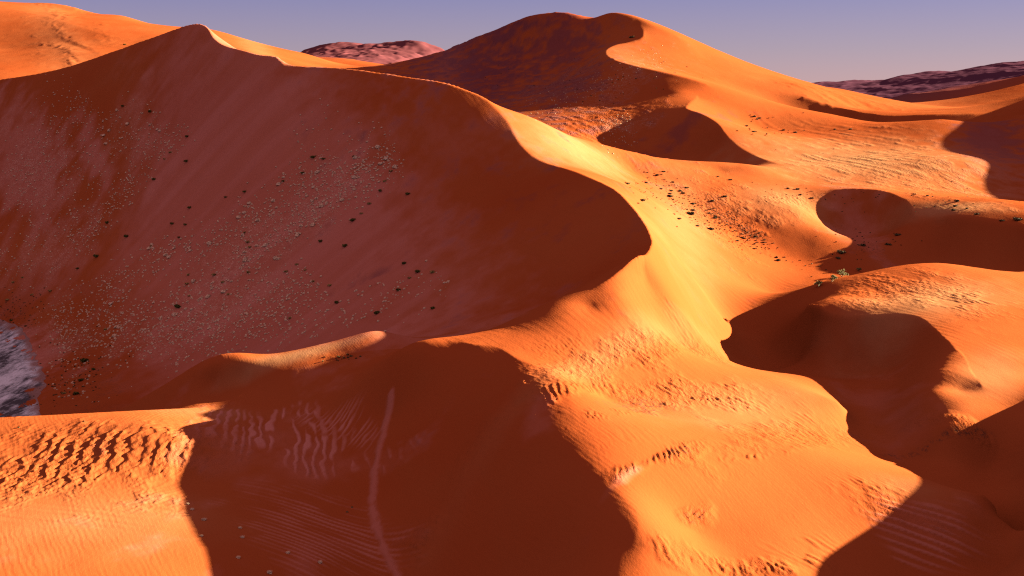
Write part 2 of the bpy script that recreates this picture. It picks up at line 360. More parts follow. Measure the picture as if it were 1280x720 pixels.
# weathered folds on the back dune flanks
zb1 = zone(600, 75, 150, 45, 25, .7); D_ += zb1*(fbm(Xv/50.+Yv/60., Yv/70.-Xv/90., 63, 4)-.5)*9
# drainage lines on the slip face of the big dune and small lumps at the plant belts
Hm = Hm+D_
SALT = None
import bpy, random
from mathutils import Vector, Matrix
random.seed(7); rng = np.random.default_rng(7)
SC = bpy.context.scene; COL = SC.collection
# ---------------------------------------------------------------- materials
def new_mat(name):
    m = bpy.data.materials.new(name); m.use_nodes = True; nt = m.node_tree
    return m, nt, nt.nodes['Principled BSDF']
def nn(nt, t, **kw):
    n = nt.nodes.new(t)
    for k, v in kw.items(): setattr(n, k, v)
    return n
def mixc(nt, fac, a, b, mode='MIX'):
    n = nn(nt, 'ShaderNodeMix', data_type='RGBA', blend_type=mode)
    for sock, v in ((n.inputs[0], fac), (n.inputs[6], a), (n.inputs[7], b)):
        if hasattr(v, 'links') or isinstance(v, bpy.types.NodeSocket): nt.links.new(v, sock)
        else: sock.default_value = v if not isinstance(v, tuple) else (*v, 1)
    return n.outputs[2]
def attr(nt, name):
    n = nn(nt, 'ShaderNodeAttribute', attribute_name=name); return n.outputs['Fac']
def mth(nt, op, a, b=0.0, clamp=False):
    n = nn(nt, 'ShaderNodeMath', operation=op, use_clamp=clamp)
    for s, v in zip(n.inputs, (a, b)):
        if isinstance(v, bpy.types.NodeSocket): nt.links.new(v, s)
        else: s.default_value = v
    return n.outputs[0]
def tex(nt, scale, detail=4, rough=.5, vec=None, sc=None):
    n = nn(nt, 'ShaderNodeTexNoise'); n.inputs['Scale'].default_value = scale; n.inputs['Detail'].default_value = detail; n.inputs['Roughness'].default_value = rough
    if vec is not None:
        if sc:
            mp = nn(nt, 'ShaderNodeMapping'); nt.links.new(vec, mp.inputs[0]); mp.inputs['Scale'].default_value = sc; vec = mp.outputs[0]
        nt.links.new(vec, n.inputs[0])
    return n.outputs['Fac']
def ramp(nt, v, a, b):
    n = nn(nt, 'ShaderNodeMapRange', clamp=True); nt.links.new(v, n.inputs[0]); n.inputs[1].default_value = a; n.inputs[2].default_value = b
    return n.outputs[0]
def sand_material():
    m, nt, bs = new_mat('sand')
    geo = nn(nt, 'ShaderNodeNewGeometry'); P = geo.outputs['Position']
    big = tex(nt, .012, 4, .55, P); mid = tex(nt, .12, 5, .6, P, (1, .5, 1)); fine = tex(nt, 2.2, 3, .6, P)
    c = mixc(nt, ramp(nt, big, .35, .68), (.42, .077, .019), (.45, .097, .027))
    c = mixc(nt, mth(nt, 'MULTIPLY', ramp(nt, mid, .45, .75), .25), c, (.41, .095, .026))
    c = mixc(nt, mth(nt, 'MULTIPLY', ramp(nt, fine, .45, .8), .12), c, (.30, .052, .010))
    # paler sand on the sunlit slopes, extra light painted into the colour
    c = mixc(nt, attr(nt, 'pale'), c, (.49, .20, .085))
    # coarse, greyer grains
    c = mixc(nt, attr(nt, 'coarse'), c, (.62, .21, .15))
    c = mixc(nt, attr(nt, 'rock_shade'), c, (.125, .042, .066))  # far hill rock, and shade and haze painted onto the shadowed dune faces
    # grains and litter of dry grass
    lit = tex(nt, 1.6, 2, .7, P); lit2 = tex(nt, .25, 3, .6, P)
    f = mth(nt, 'MULTIPLY', ramp(nt, lit, .50, .66), attr(nt, 'litter')); f = mth(nt, 'MULTIPLY', f, ramp(nt, lit2, .36, .56))
    c = mixc(nt, f, c, (.80, .44, .30))
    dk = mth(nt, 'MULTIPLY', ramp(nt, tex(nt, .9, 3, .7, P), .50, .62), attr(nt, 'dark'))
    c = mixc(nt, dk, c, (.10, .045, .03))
    nt.links.new(c, bs.inputs['Base Color']); bs.inputs['Roughness'].default_value = .95
    bs.inputs['Specular IOR Level'].default_value = 0
    b1 = nn(nt, 'ShaderNodeBump'); b1.inputs['Strength'].default_value = .5; b1.inputs['Distance'].default_value = .10
    wv = nn(nt, 'ShaderNodeTexWave', wave_type='BANDS', bands_direction='X', wave_profile='SAW')
    mp = nn(nt, 'ShaderNodeMapping'); nt.links.new(P, mp.inputs[0]); mp.inputs['Rotation'].default_value = (0, 0, -.45); nt.links.new(mp.outputs[0], wv.inputs[0])
    wv.inputs['Scale'].default_value = .42; wv.inputs['Distortion'].default_value = 5.0; wv.inputs['Detail'].default_value = 3; wv.inputs['Detail Scale'].default_value = .35
    hgt = mth(nt, 'ADD', tex(nt, 1.3, 5, .65, P, (1, .6, 1)), mth(nt, 'MULTIPLY', wv.outputs['Fac'], mth(nt, 'MULTIPLY', ramp(nt, mid, .38, .62), .55)))
    vor = nn(nt, 'ShaderNodeTexVoronoi', feature='SMOOTH_F1'); vor.inputs['Scale'].default_value = .55; vor.inputs['Smoothness'].default_value = .35
    mp2 = nn(nt, 'ShaderNodeMapping'); nt.links.new(P, mp2.inputs[0]); mp2.inputs['Rotation'].default_value = (0, 0, .65); mp2.inputs['Scale'].default_value = (1.25, .5, .6)
    wob = nn(nt, 'ShaderNodeTexNoise'); wob.inputs['Scale'].default_value = .7; nt.links.new(mp2.outputs[0], wob.inputs[0])
    va = nn(nt, 'ShaderNodeVectorMath', operation='MULTIPLY_ADD'); nt.links.new(wob.outputs['Color'], va.inputs[0]); va.inputs[1].default_value = (1.6, 1.6, 1.6); nt.links.new(mp2.outputs[0], va.inputs[2])
    nt.links.new(va.outputs[0], vor.inputs[0])
    crusty = mth(nt, 'MULTIPLY', mth(nt, 'ADD', vor.outputs['Distance'], tex(nt, .9, 6, .7, P)), mth(nt, 'MULTIPLY', attr(nt, 'crust'), 9.0))
    hgt = mth(nt, 'ADD', hgt, crusty)
    nt.links.new(hgt, b1.inputs['Height'])
    b2 = nn(nt, 'ShaderNodeBump'); b2.inputs['Strength'].default_value = .30; b2.inputs['Distance'].default_value = .03
    nt.links.new(fine, b2.inputs['Height']); nt.links.new(b1.outputs[0], b2.inputs['Normal']); nt.links.new(b2.outputs[0], bs.inputs['Normal'])
    return m
def pan_material():
    m, nt, bs = new_mat('salt_clay')
    geo = nn(nt, 'ShaderNodeNewGeometry'); P = geo.outputs['Position']
    n1 = tex(nt, .055, 7, .68, P, (1, .30, 1)); n2 = tex(nt, .30, 6, .75, P, (1, .30, 1))
    s = mth(nt, 'ADD', mth(nt, 'MULTIPLY', n1, .6), mth(nt, 'MULTIPLY', n2, .4))
    c = mixc(nt, ramp(nt, s, .44, .56), (.06, .05, .055), (.90, .86, .86))
    c = mixc(nt, attr(nt, 'shore'), c, (.34, .15, .11))
    nt.links.new(c, bs.inputs['Base Color']); bs.inputs['Roughness'].default_value = .9
    b = nn(nt, 'ShaderNodeBump'); b.inputs['Strength'].default_value = .6; b.inputs['Distance'].default_value = .5
    nt.links.new(s, b.inputs['Height']); nt.links.new(b.outputs[0], bs.inputs['Normal'])
    return m
def plant_material(name, c1, c2, rough=.8, scale=3.0):
    m, nt, bs = new_mat(name)
    geo = nn(nt, 'ShaderNodeNewGeometry')
    f = tex(nt, scale, 3, .6, geo.outputs['Position'])
    oi = nn(nt, 'ShaderNodeObjectInfo')
    f = mth(nt, 'ADD', mth(nt, 'MULTIPLY', ramp(nt, f, .3, .7), .7), mth(nt, 'MULTIPLY', oi.outputs['Random'], .3))
    nt.links.new(mixc(nt, f, c1, c2), bs.inputs['Base Color']); bs.inputs['Roughness'].default_value = rough
    bs.inputs['Specular IOR Level'].default_value = .1
    return m
M_SAND = sand_material(); M_PAN = pan_material()
M_DRY = plant_material('dry_grass', (.74, .42, .22), (.97, .63, .40))
M_GREEN = plant_material('green_leaves', (.075, .070, .014), (.17, .14, .03))
M_GOLD = plant_material('golden_leaves', (.42, .24, .06), (.62, .38, .13))
M_LEAF = plant_material('acacia_leaves', (.22, .15, .04), (.34, .24, .07))
M_WOOD = plant_material('pale_bark', (.30, .20, .11), (.50, .36, .20))
M_DARKP = plant_material('dark_scrub', (.10, .065, .025), (.22, .15, .06))
# ---------------------------------------------------------------- object helpers
def add_mesh(name, V, F, mat, smooth=True, parent=None, loc=(0,0,0)):
    me = bpy.data.meshes.new(name); V = np.asarray(V, np.float32)
    F = np.asarray(F, np.int32)
    k = F.shape[1]
    me.vertices.add(len(V)); me.vertices.foreach_set('co', V.ravel())
    me.loops.add(F.size); me.loops.foreach_set('vertex_index', F.ravel())
    me.polygons.add(len(F)); me.polygons.foreach_set('loop_start', np.arange(0, F.size, k, dtype=np.int32))
    me.update(calc_edges=True)
    me.polygons.foreach_set('use_smooth', np.full(len(F), smooth))
    me.materials.append(mat); me.update()
    o = bpy.data.objects.new(name, me); COL.objects.link(o); o.parent = parent; o.location = loc
    return o
def add_attr(me, name, v):
    a = me.attributes.new(name, 'FLOAT', 'POINT'); a.data.foreach_set('value', np.ascontiguousarray(v, np.float32).ravel())
# ---------------------------------------------------------------- ground cover, with painted light and shade
litter = np.maximum.reduce([zone(330,300,170,45,38,.6)*.9, zone(250,400,170,40,28,.6)*.8, zone(160,180,80,60,50,.7)*.5, zone(420,240,110,30,40,.6)*.9,
    zone(40,200,70,110,20,.6)*.8, zone(70,310,110,40,35,.7)*.7, zone(760,120,110,30,25,.7)*.6, zone(780,155,60,20,10,.6)*.9, zone(70,420,60,60,20,.6)*.5, zone(690,110,140,30,25,.7)*.4])
slipz = zone(330,290,360,195,-6,.35, nz=.5)*(Yv > 300)*(.62+.30*sstep(.3,.75,fbm((Xv*.55-Yv*.83)/9., (Xv*.83+Yv*.55)/80., 81, 4, .6)))*.8
coarse = np.maximum.reduce([slipz, zone(40,440,60,50,0,.6)*.7, zone(120,190,30,70,20,.6)*.6, zone(30,200,75,130,15,.4)*.55, zone(60,330,120,60,40,.6)*.35, zone(430,230,120,26,42,.6)*.35, zone(560,388,110,16,-4,.7)*.35,
    zone(560,170,140,60,10,.8)*.22, 
    zone(665,520,26,60,-20,.7)*.35, zone(1150,650,110,50,-10,.7)*.15, zone(360,570,130,80,0,.7)*.25, zone(1230,190,90,60,-30,.6)*.25, zone(560,75,170,45,20,.8)*.5,
    zone(1065,290,60,40,0,.7)*.4, zone(1100,500,70,50,0,.8)*.2, zone(790,590,40,10,30,.7)*.4])
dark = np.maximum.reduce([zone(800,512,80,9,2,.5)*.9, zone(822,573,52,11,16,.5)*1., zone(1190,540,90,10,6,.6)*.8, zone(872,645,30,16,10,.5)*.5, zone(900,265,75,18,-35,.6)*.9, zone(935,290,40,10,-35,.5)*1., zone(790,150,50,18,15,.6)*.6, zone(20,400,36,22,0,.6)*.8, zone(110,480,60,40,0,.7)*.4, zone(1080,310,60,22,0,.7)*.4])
rock_shade = np.maximum.reduce([zone(590,80,170,55,20,.7)*.75, zone(700,60,80,40,10,.6)*.6, zone(690,110,110,32,15,.6)*.65,  sstep(2300, 2900, Yv)*np.where(Xv > 0, 1., .8), zone(850,165,90,30,10,.7)*.4, zone(1240,170,70,40,-10,.5)*.5])  # dune zones follow the shaded faces to deepen them; far rows are rock
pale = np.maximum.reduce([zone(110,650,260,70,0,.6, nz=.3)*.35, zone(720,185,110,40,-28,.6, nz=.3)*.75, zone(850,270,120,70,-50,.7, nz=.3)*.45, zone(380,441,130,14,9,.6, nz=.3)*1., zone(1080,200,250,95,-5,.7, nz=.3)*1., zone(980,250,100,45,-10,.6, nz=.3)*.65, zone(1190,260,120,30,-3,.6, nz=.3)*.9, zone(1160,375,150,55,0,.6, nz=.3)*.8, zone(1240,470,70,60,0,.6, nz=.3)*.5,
    zone(770,435,170,45,0,.7, nz=.3)*.35, zone(930,510,170,40,5,.8, nz=.3)*.4, zone(250,515,130,14,2,.7, nz=.3)*.4, zone(80,60,150,50,0,.7, nz=.3)*.3, zone(320,60,110,25,-20,.6, nz=.3)*.35, zone(1100,120,150,25,0,.7, nz=.3)*.4, zone(780,70,60,30,-20,.6, nz=.3)*.3, zone(1140,610,90,30,-20,.7, nz=.3)*.4])  # laid over sunlit sand to paint it brighter
crust = np.maximum.reduce([zone(790,440,190,40,-2,.6), zone(850,495,150,26,0,.6)*.9, zone(720,482,80,18,0,.6)*.8, zone(830,574,90,16,12,.6), zone(970,545,110,30,4,.7)*.8, zone(872,645,36,22,10,.6),
    zone(915,708,120,22,0,.6), zone(1110,635,110,50,-22,.7)*.8, zone(1120,366,120,26,0,.6), zone(1230,390,70,26,0,.7)*.7, zone(1220,540,100,22,6,.7), zone(900,265,90,40,-35,.7)*.9, zone(990,255,70,36,-10,.7)*.7,
    zone(120,570,260,60,0,.7)*.9, zone(1150,220,200,50,-5,.8)*.6, zone(1190,262,120,22,0,.7)*.7, zone(760,160,90,24,0,.7)*.9, zone(40,220,90,140,15,.6)*.8, zone(300,330,260,120,30,.8)*.5, zone(430,445,60,8,6,.7)*.6])
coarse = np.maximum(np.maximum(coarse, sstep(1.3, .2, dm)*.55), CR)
# ---------------------------------------------------------------- the dunes as sheets
nr, nc = Hm.shape
V = np.stack([Xv.ravel(), Yv.ravel(), Hm.ravel()], 1)
def sheet(name, r0, r1):
    vv = V[r0*nc:(r1+1)*nc]; n = (r1-r0)
    i = np.arange(n*(nc-1)); r = i//(nc-1); c = i % (nc-1); a = r*nc+c
    o = add_mesh(name, vv, np.stack([a, a+1, a+nc+1, a+nc], 1), M_SAND)
    for nm, A in (('litter', litter), ('coarse', coarse), ('dark', dark), ('rock_shade', rock_shade), ('pale', pale), ('crust', crust)): add_attr(o.data, nm, A[r0:r1+1])
    o['kind'] = 'structure'
    return o
rfar = int(np.searchsorted(yb, math.log(2100)))
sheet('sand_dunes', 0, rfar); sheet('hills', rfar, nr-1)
# plain out to the horizon, with a hole where the dunes stand
ring = [(-3550,5000), (5850,5000)]
g = []
R = 60000
vs_ = [(-3520,4990,62),(5830,4990,62),(R,R,40),(-R,R,40),(-R,-8000,40),(R,-8000,40),(-84,121,28),(141,121,28)]
add_o = add_mesh('ground', vs_, [(0,1,2,3),(0,3,4,6),(1,7,5,2),(6,4,5,7)], M_SAND, smooth=False); add_o['kind'] = 'structure'
for nm in ('litter', 'coarse', 'dark', 'rock_shade', 'pale', 'crust'): add_attr(add_o.data, nm, np.zeros(8))
# salt pan: its own sheet a little above the sand floor
pan_line = [Pz(*p) for p in [(-60,395,0),(-10,399,0),(12,408,0),(30,420,0),(40,436,0),(46,452,0),(54,466,0),(56,482,0),(48,498,0),(50,515,0),(40,545,0),(-80,560,0),(-220,520,0),(-220,420,0)]]
pl = catmull(np.array(pan_line+[pan_line[0]]), 10)[:-1]
jit = (fbm(pl[:,0]/5., pl[:,1]/5., 70, 3)-.5)*5+(noise(pl[:,0]/1.3, pl[:,1]/2., 72)-.5)*2.2
cx, cy = pl[:,0].mean(), pl[:,1].mean()
rr_ = np.hypot(pl[:,0]-cx, pl[:,1]-cy); sc_ = 1+jit/rr_
px_, py_ = cx+(pl[:,0]-cx)*sc_, cy+(pl[:,1]-cy)*sc_
rings = 40; VV = []; FF = []; SH = []
for k in range(rings+1):
    t = k/rings; 
    X_ = cx+(px_-cx)*t; Y_ = cy+(py_-cy)*t
    Z_ = np.maximum(height(X_, Y_)+.06, .25)+(fbm(X_/6., Y_/8., 71, 4)-.5)*.7*sstep(1, .9, t)
    VV += list(zip(X_, Y_, Z_)); SH += list(sstep(.74, .98, t+(fbm(X_/4., Y_/5., 75, 3)-.5)*.30)*.95)
n_ = len(px_)
for k in range(rings):
    for q in range(n_):
        a = k*n_+q; b = k*n_+(q+1) % n_
        FF.append((a, b, b+n_, a+n_))
pan = add_mesh('salt_pan', VV, FF, M_PAN); pan['kind'] = 'structure'; add_attr(pan.data, 'shore', np.array(SH))
# ---------------------------------------------------------------- plants
SLOPE_E = .8
def gnormal(x, y):
    e = .6; return Vector((-(height(x+e,y)-height(x-e,y))/(2*e), -(height(x,y+e)-height(x,y-e))/(2*e), 1)).normalized()
def tuft_mesh(r, h, n, spread=.9, seg=1, wid=.10):
    """a cushion of grass blades leaning out from one root"""
    V, F = [], []
    for k in range(n):
        a = random.uniform(0, 2*math.pi); t = random.random()**.7
        bx, by = math.cos(a)*r*.35*t, math.sin(a)*r*.35*t
        ln = random.uniform(.6, 1.0); ex, ey = math.cos(a)*r*t*spread+bx*.2, math.sin(a)*r*t*spread+by*.2
        ez = h*ln*math.sqrt(max(.12, 1-t*t*.75)); w = r*wid*random.uniform(.7, 1.4)
        nx, ny = -math.sin(a)*w, math.cos(a)*w; mx, my, mz = bx+(ex-bx)*.45, by+(ey-by)*.45, ez*.75
        i = len(V)
        V += [(bx-nx*.6, by-ny*.6, -.12), (bx+nx*.6, by+ny*.6, -.12), (mx+nx, my+ny, mz), (mx-nx, my-ny, mz), (ex+nx*.25, ey+ny*.25, ez), (ex-nx*.25, ey-ny*.25, ez*.97)]
        F += [(i, i+1, i+2, i+3), (i+3, i+2, i+4, i+5)]
    return V, F
def cushion_mesh(r, h, m=11, n=4, blades=14):
    """a rounded tussock: an uneven cushion with stray blades"""
    V, F = [(0, 0, h*random.uniform(.9, 1.1))], []
    for i in range(1, n+1):
        th = math.pi/2*i/n
        for j in range(m):
            a = 2*math.pi*(j+.5*(i % 2))/m; q = r*math.sin(th)*random.uniform(.72, 1.18)
            V.append((q*math.cos(a), q*math.sin(a), h*math.cos(th)*random.uniform(.75, 1.2)-(.2*r if i == n else 0)))
    for j in range(m): F.append((0, 1+j, 1+(j+1) % m, 1+(j+1) % m))
    for i in range(n-1):
        for j in range(m): F.append((1+i*m+j, 1+(i+1)*m+j, 1+(i+1)*m+(j+1) % m, 1+i*m+(j+1) % m))
    V2, F2 = tuft_mesh(r*1.4, h*1.45, blades, .95, 1, .06); b = len(V)
    return V+V2, F+[tuple(k+b for k in f) for f in F2]
def bush_mesh(r, h, n, leaf=.16, lump=5):
    """many small leaf faces spread through several low lumps on short stems"""
    V, F = [], []
    L = [(random.uniform(-.55, .55)*r, random.uniform(-.5, .5)*r, random.uniform(.42, .66)*r) for _ in range(lump)]
    for k in range(n):
        lx, ly, lr = random.choice(L)
        while True:
            d = Vector((random.gauss(0, 1), random.gauss(0, 1), random.gauss(0, 1)))
            if d.length > .1: break
        d.normalize(); q = random.uniform(.35, 1.05)
        c = Vector((lx+d.x*lr*q, ly+d.y*lr*q, h*(.45+d.z*.5*q)))
        if c.z < .02: c.z = random.uniform(0, .12)
        u = Vector((random.gauss(0,1), random.gauss(0,1), random.gauss(0,.6))).normalized(); w = u.cross(d+Vector((.01,.3,.2))).normalized()
        s = leaf*random.uniform(.6, 1.5)
        i = len(V); V += [c-u*s, c-w*s*.6, c+u*s, c+w*s*.6]; F.append((i, i+1, i+2, i+3))
    for k in range(10):
        a = random.uniform(0, 6.28); e = Vector((math.cos(a)*r*.6, math.sin(a)*r*.6, h*.7)); i = len(V); w = Vector((-math.sin(a), math.cos(a), 0))*.04
        V += [Vector((0,0,-.3))-w, Vector((0,0,-.3))+w, e+w*.5, e-w*.5]; F.append((i, i+1, i+2, i+3))
    return V, F
def tag(o, label, cat, group=None, kind=None):
    o['label'] = label; o['category'] = cat
    if group: o['group'] = group
    if kind: o['kind'] = kind
    return o
def clone(src, name, p, s, rz, tilt=True):
    o = src.copy(); o.name = name; COL.objects.link(o)
    o.location = p; o.scale = (s, s, s*random.uniform(.85, 1.15)); o.rotation_euler = (0, 0, rz)
    return o
protos = {}
def proto(key, maker, mat, name):
    if key not in protos:
        V_, F_ = maker(); o = add_mesh(name, V_, F_, mat, smooth=False); protos[key] = o
    return protos[key]
used_first = set()
def plant(key, maker, mat, name, px, py, size, label, cat, group=None, sink=.06):
    p = hit(px, py)
    if p is None: return None
    o = proto(key, maker, mat, name)
    if key in used_first: o = clone(o, name, p, size, random.uniform(0, 6.28))
    else:
        used_first.add(key); o.location = p; o.scale = (size,)*3; o.rotation_euler = (0, 0, random.uniform(0, 6.28))
    o.location.z -= sink*size
    return tag(o, label, cat, group)
G_ = lambda k: ('g%d' % k, lambda: bush_mesh(1.0, .75, 420, .13, 6), M_GREEN, 'green_shrub')
Y_ = lambda k: ('y%d' % k, lambda: bush_mesh(1.0, .70, 260, .15, 5), M_GOLD, 'golden_shrub')
K_ = lambda k: ('k%d' % k, lambda: bush_mesh(1.0, .65, 240, .16, 5), M_DARKP, 'scrub_bush')
# dark green shrubs on the shaded slope, each where it can be told by its neighbours
green = [(154,133,1.9,'dark green shrub, upper left of a pair high on the slope below the peak'),
 (188,140,2.2,'dark green shrub, lower right of a pair high on the slope below the peak'),
 (234,171,1.8,'olive green shrub alone below the pair of dark shrubs under the dune peak'),
 (233,202,2.2,'dark shrub at the upper end of a short pale streak on the shaded slope'),
 (192,225,2.2,'olive shrub at the lower end of a short pale streak on the shaded slope'),
 (134,279,2.2,'dark green shrub on bare red sand, left of the middle of the shaded slope'),
 (158,296,2.1,'bright olive shrub on bare red sand just right of a darker shrub'),
 (121,321,2.4,'wide grey green shrub low on the left of the shaded slope'),
 (97,336,1.9,'brownish green shrub beside thin grass stalks low on the left of the slope'),
 (306,240,1.8,'dark shrub at the top edge of the long grassy band on the slope'),
 (282,247,1.6,'small olive shrub left of the dark one at the top edge of the grassy band'),
 (237,260,1.9,'nearly black shrub above three small shrubs in the middle of the slope'),
 (215,280,1.7,'dark shrub, left one of three small shrubs in the middle of the slope'),
 (232,281,1.6,'dark shrub, right one of three small shrubs in the middle of the slope'),
 (224,297,1.3,'smallest dark shrub, just below three others above the grassy band'),
 (392,197,2.3,'largest dark green shrub at the upper edge of the right grassy band'),
 (404,199,1.5,'small olive shrub touching the right side of the largest dark green shrub'),
 (443,196,1.7,'dark shrub on the upper rim of the right grassy band near its tip'),
 (378,217,1.8,'olive shrub at the left rim of the right grassy band'),
 (353,227,1.6,'dim shrub lower left of the olive shrub on the rim of the grassy band'),
 (510,243,1.8,'lone dark shrub on bare sand right of all the grass tufts'),
 (475,239,1.8,'dark shrub on the right edge of the grassy band, left of the lone shrub'),
 (440,276,2.1,'long low olive shrub at the lower right edge of the grassy band'),
 (431,308,2.3,'bright green topped shrub on bare sand below the grassy band'),
 (400,302,1.8,'olive shrub left of the bright green topped shrub'),
 (505,330,1.8,'small olive shrub, left of the group of four yellow green ones near the valley'),
 (522,340,2.0,'yellow green shrub, largest of the group of four near the valley'),
 (222,384,2.5,'bright olive shrub standing out among pale tufts on the lower slope'),
 (420,379,1.9,'green shrub in the foot of the slope above the sunlit sand spur'),
 (498,363,1.8,'low dark shrub at the top of a diagonal line near the valley floor'),
 (472,392,2.0,'dark shrub in the valley just above the sunlit spur'),
 (540,386,1.6,'flat dark shrub at the start of the smooth purple valley floor'),
 (106,452,2.6,'black green shrub, largest of the scatter beside the salt pan'),
 (117,462,1.6,'dark shrub just right of the largest one beside the salt pan'),
 (102,476,1.7,'dark shrub below the largest one beside the salt pan'),
 (95,493,2.0,'dark shrub at the bottom of the scatter beside the salt pan'),
 (14,401,1.7,'dark shrub on the upper tip of the salt pan'),
 (32,408,1.2,'small dark shrub on the upper right shore of the salt pan'),
 (156,56,2.6,'tiny dark shrub just under the crest left of the dune peak')]
for k, (px, py, s, lb) in enumerate(green): plant(*G_(k % 6), px, py, s*.75, lb, 'shrub', 'green shrubs on the shaded slope of the big dune')
gold = [(213,191,'golden shrub, upper of a close pair under the pale tufts left of the slope'),(206,199,'golden shrub, lower of a close pair under the pale tufts left of the slope'),
 (17,353,'golden shrub at the left edge above the salt pan'),(28,347,'small golden shrub right of the one at the left edge above the salt pan'),
 (189,308,'golden shrub beside a dark one just above the left grassy band'),(306,291,'golden shrub, upper of three in a column right of the grassy band'),
 (309,303,'golden shrub, middle of three in a column right of the grassy band'),(312,309,'golden shrub, lowest of three in a column right of the grassy band'),
 (235,344,'golden shrub at the left of a loose row in the middle of the slope'),(268,344,'golden shrub in the middle of a loose row in the middle of the slope'),
 (234,355,'golden shrub just below the left end of the loose row'),(278,353,'golden shrub below the middle of the loose row'),
 (310,341,'golden shrub at the right end of the loose row in the middle of the slope'),(371,331,'pale golden shrub below the right grassy band'),
 (358,340,'golden shrub left of the pale golden one below the grassy band'),(381,338,'golden shrub right of the pale golden one below the grassy band'),
 (391,352,'golden shrub on bare sand below the grassy band'),(461,255,'golden shrub on the right rim of the grassy band, upper of a chain'),
 (452,267,'golden shrub on the right rim of the grassy band, lower of a chain'),(489,214,'golden shrub at the upper right tip of the grassy band'),
 (481,227,'golden shrub just below the upper right tip of the grassy band'),(512,348,'golden shrub, lowest of the group of four near the valley'),
 (540,341,'golden shrub, rightmost of the group of four near the valley'),(412,357,'golden shrub by pale stalks above the valley'),
 (285,368,'golden shrub among tufts above the sunlit spur'),(236,370,'golden shrub right above the bright olive one on the lower slope'),
 (362,398,'golden shrub in the foot of the slope left of a green one'),(132,412,'golden shrub among fine tufts near the salt pan'),
 (80,492,'golden shrub at the bottom near the salt pan shore'),(63,364,'golden shrub in a chain left of the fine tufts'),
 (40,369,'brown gold shrub in the dense clump above the salt pan tip'),(10,375,'gold shrub in the dense clump at the left edge above the salt pan')]
for k, (px, py, lb) in enumerate(gold): plant(*Y_(k % 5), px, py, random.uniform(.9, 1.4), lb, 'shrub', 'golden shrubs on the shaded slope of the big dune')
# dark scrub in the hollow behind the crest and on the sunlit flats
hol = []
for k in range(90):
    t = random.random(); px = 800+t*165+random.gauss(0, 14); py = 222+t*95+random.gauss(0, 7)+(-8 if random.random() < .4 else 0)
    hol.append((px, py, random.choice((.35, .45, .6, .8, 1.3))))
for k, (px, py, s) in enumerate(hol):
    plant(*K_(k % 5), px, py, s, 'small dark scrub bush in the belt of scrub filling the sunlit hollow behind the crest', 'bush', 'dark scrub in the hollow behind the crest')
lone = [(838,246,2.0,'broad dark bush at the upper left end of the scrub belt'),(863,268,2.3,'largest dark bush on the left side of the scrub belt'),
 (848,274,1.4,'dark bush lower left of the largest one in the scrub belt'),(888,287,1.8,'dark bush at the lower middle of the scrub belt'),
 (871,283,1.3,'small dark bush left of the one at the lower middle of the scrub belt'),(906,246,1.5,'bush casting a long thin shadow on the flat above the scrub belt'),
 (913,225,1.3,'dark bush on the flat under the small dark groove'),(898,221,1.1,'small bush left of the dark one under the small groove'),
 (784,230,1.6,'yellow green bush alone on the bright windward sand'),(803,251,1.4,'bush below the yellow green one on the bright windward sand'),
 (997,237,1.4,'dark bush, rightmost of the row near the dark hollow'),(985,236,1.2,'dark bush, second from the right in the row near the hollow'),
 (1001,244,1.3,'dark bush just below the row near the dark hollow'),(1015,248,1.1,'dark bush alone left of the dark hollow'),
 (1050,316,2.4,'black bush on the floor of the shaded hollow, larger of a pair'),(1048,323,1.5,'black bush under the larger one on the floor of the hollow'),
 (1122,294,1.8,'dark bush at the right side of the hollow floor'),(1078,307,1.8,'dark bush in the middle of the hollow floor'),
 (1110,306,1.5,'dark bush between two others on the hollow floor'),(1197,252,1.6,'bush, upper of three on the sunlit field right of the hollow'),
 (1194,258,1.3,'bush, middle of three on the sunlit field right of the hollow'),(1192,263,1.5,'bush, lowest of three on the sunlit field right of the hollow'),
 (1208,261,1.2,'bush right of the three on the sunlit field'),(1221,268,1.2,'bush lower right of the three on the sunlit field'),
 (1270,275,2.4,'broad dark bush at the right edge above the shaded valley'),(1252,276,1.3,'small bush left of the broad one at the right edge'),
 (1143,243,1.1,'small bush above the rim of the dark hollow'),(1159,245,1.1,'small bush right of another above the rim of the dark hollow'),
 (943,146,1.9,'dark dot of a bush high on the sunlit field, left one of two'),(950,148,1.7,'dark dot of a bush high on the sunlit field, right one of two'),
 (933,158,1.9,'dark bush under the two dots high on the sunlit field'),(942,165,1.6,'small dark bush lowest of the four high on the sunlit field'),
 (1043,162,1.6,'dark bush in the middle of the sunlit field, left of two'),(1063,162,1.9,'dark bush in the middle of the sunlit field, right of two'),
 (979,163,1.7,'dark bush on the left part of the sunlit field'),(994,166,1.9,'dark bush right of the one on the left part of the sunlit field'),
 (971,322,1.2,'golden lit bush at the lower end of the scrub belt'),(972,326,1.5,'dark bush with a shadow near the dead tree'),
 (790,47,3.0,'tiny bush on the shaded rim of the highest dune')]
for k, (px, py, s, lb) in enumerate(lone): plant(*(K_ if k != 8 else Y_)(k % 5), px, py, s, lb, 'bush', 'dark bushes on the sunlit sand and in the hollows')
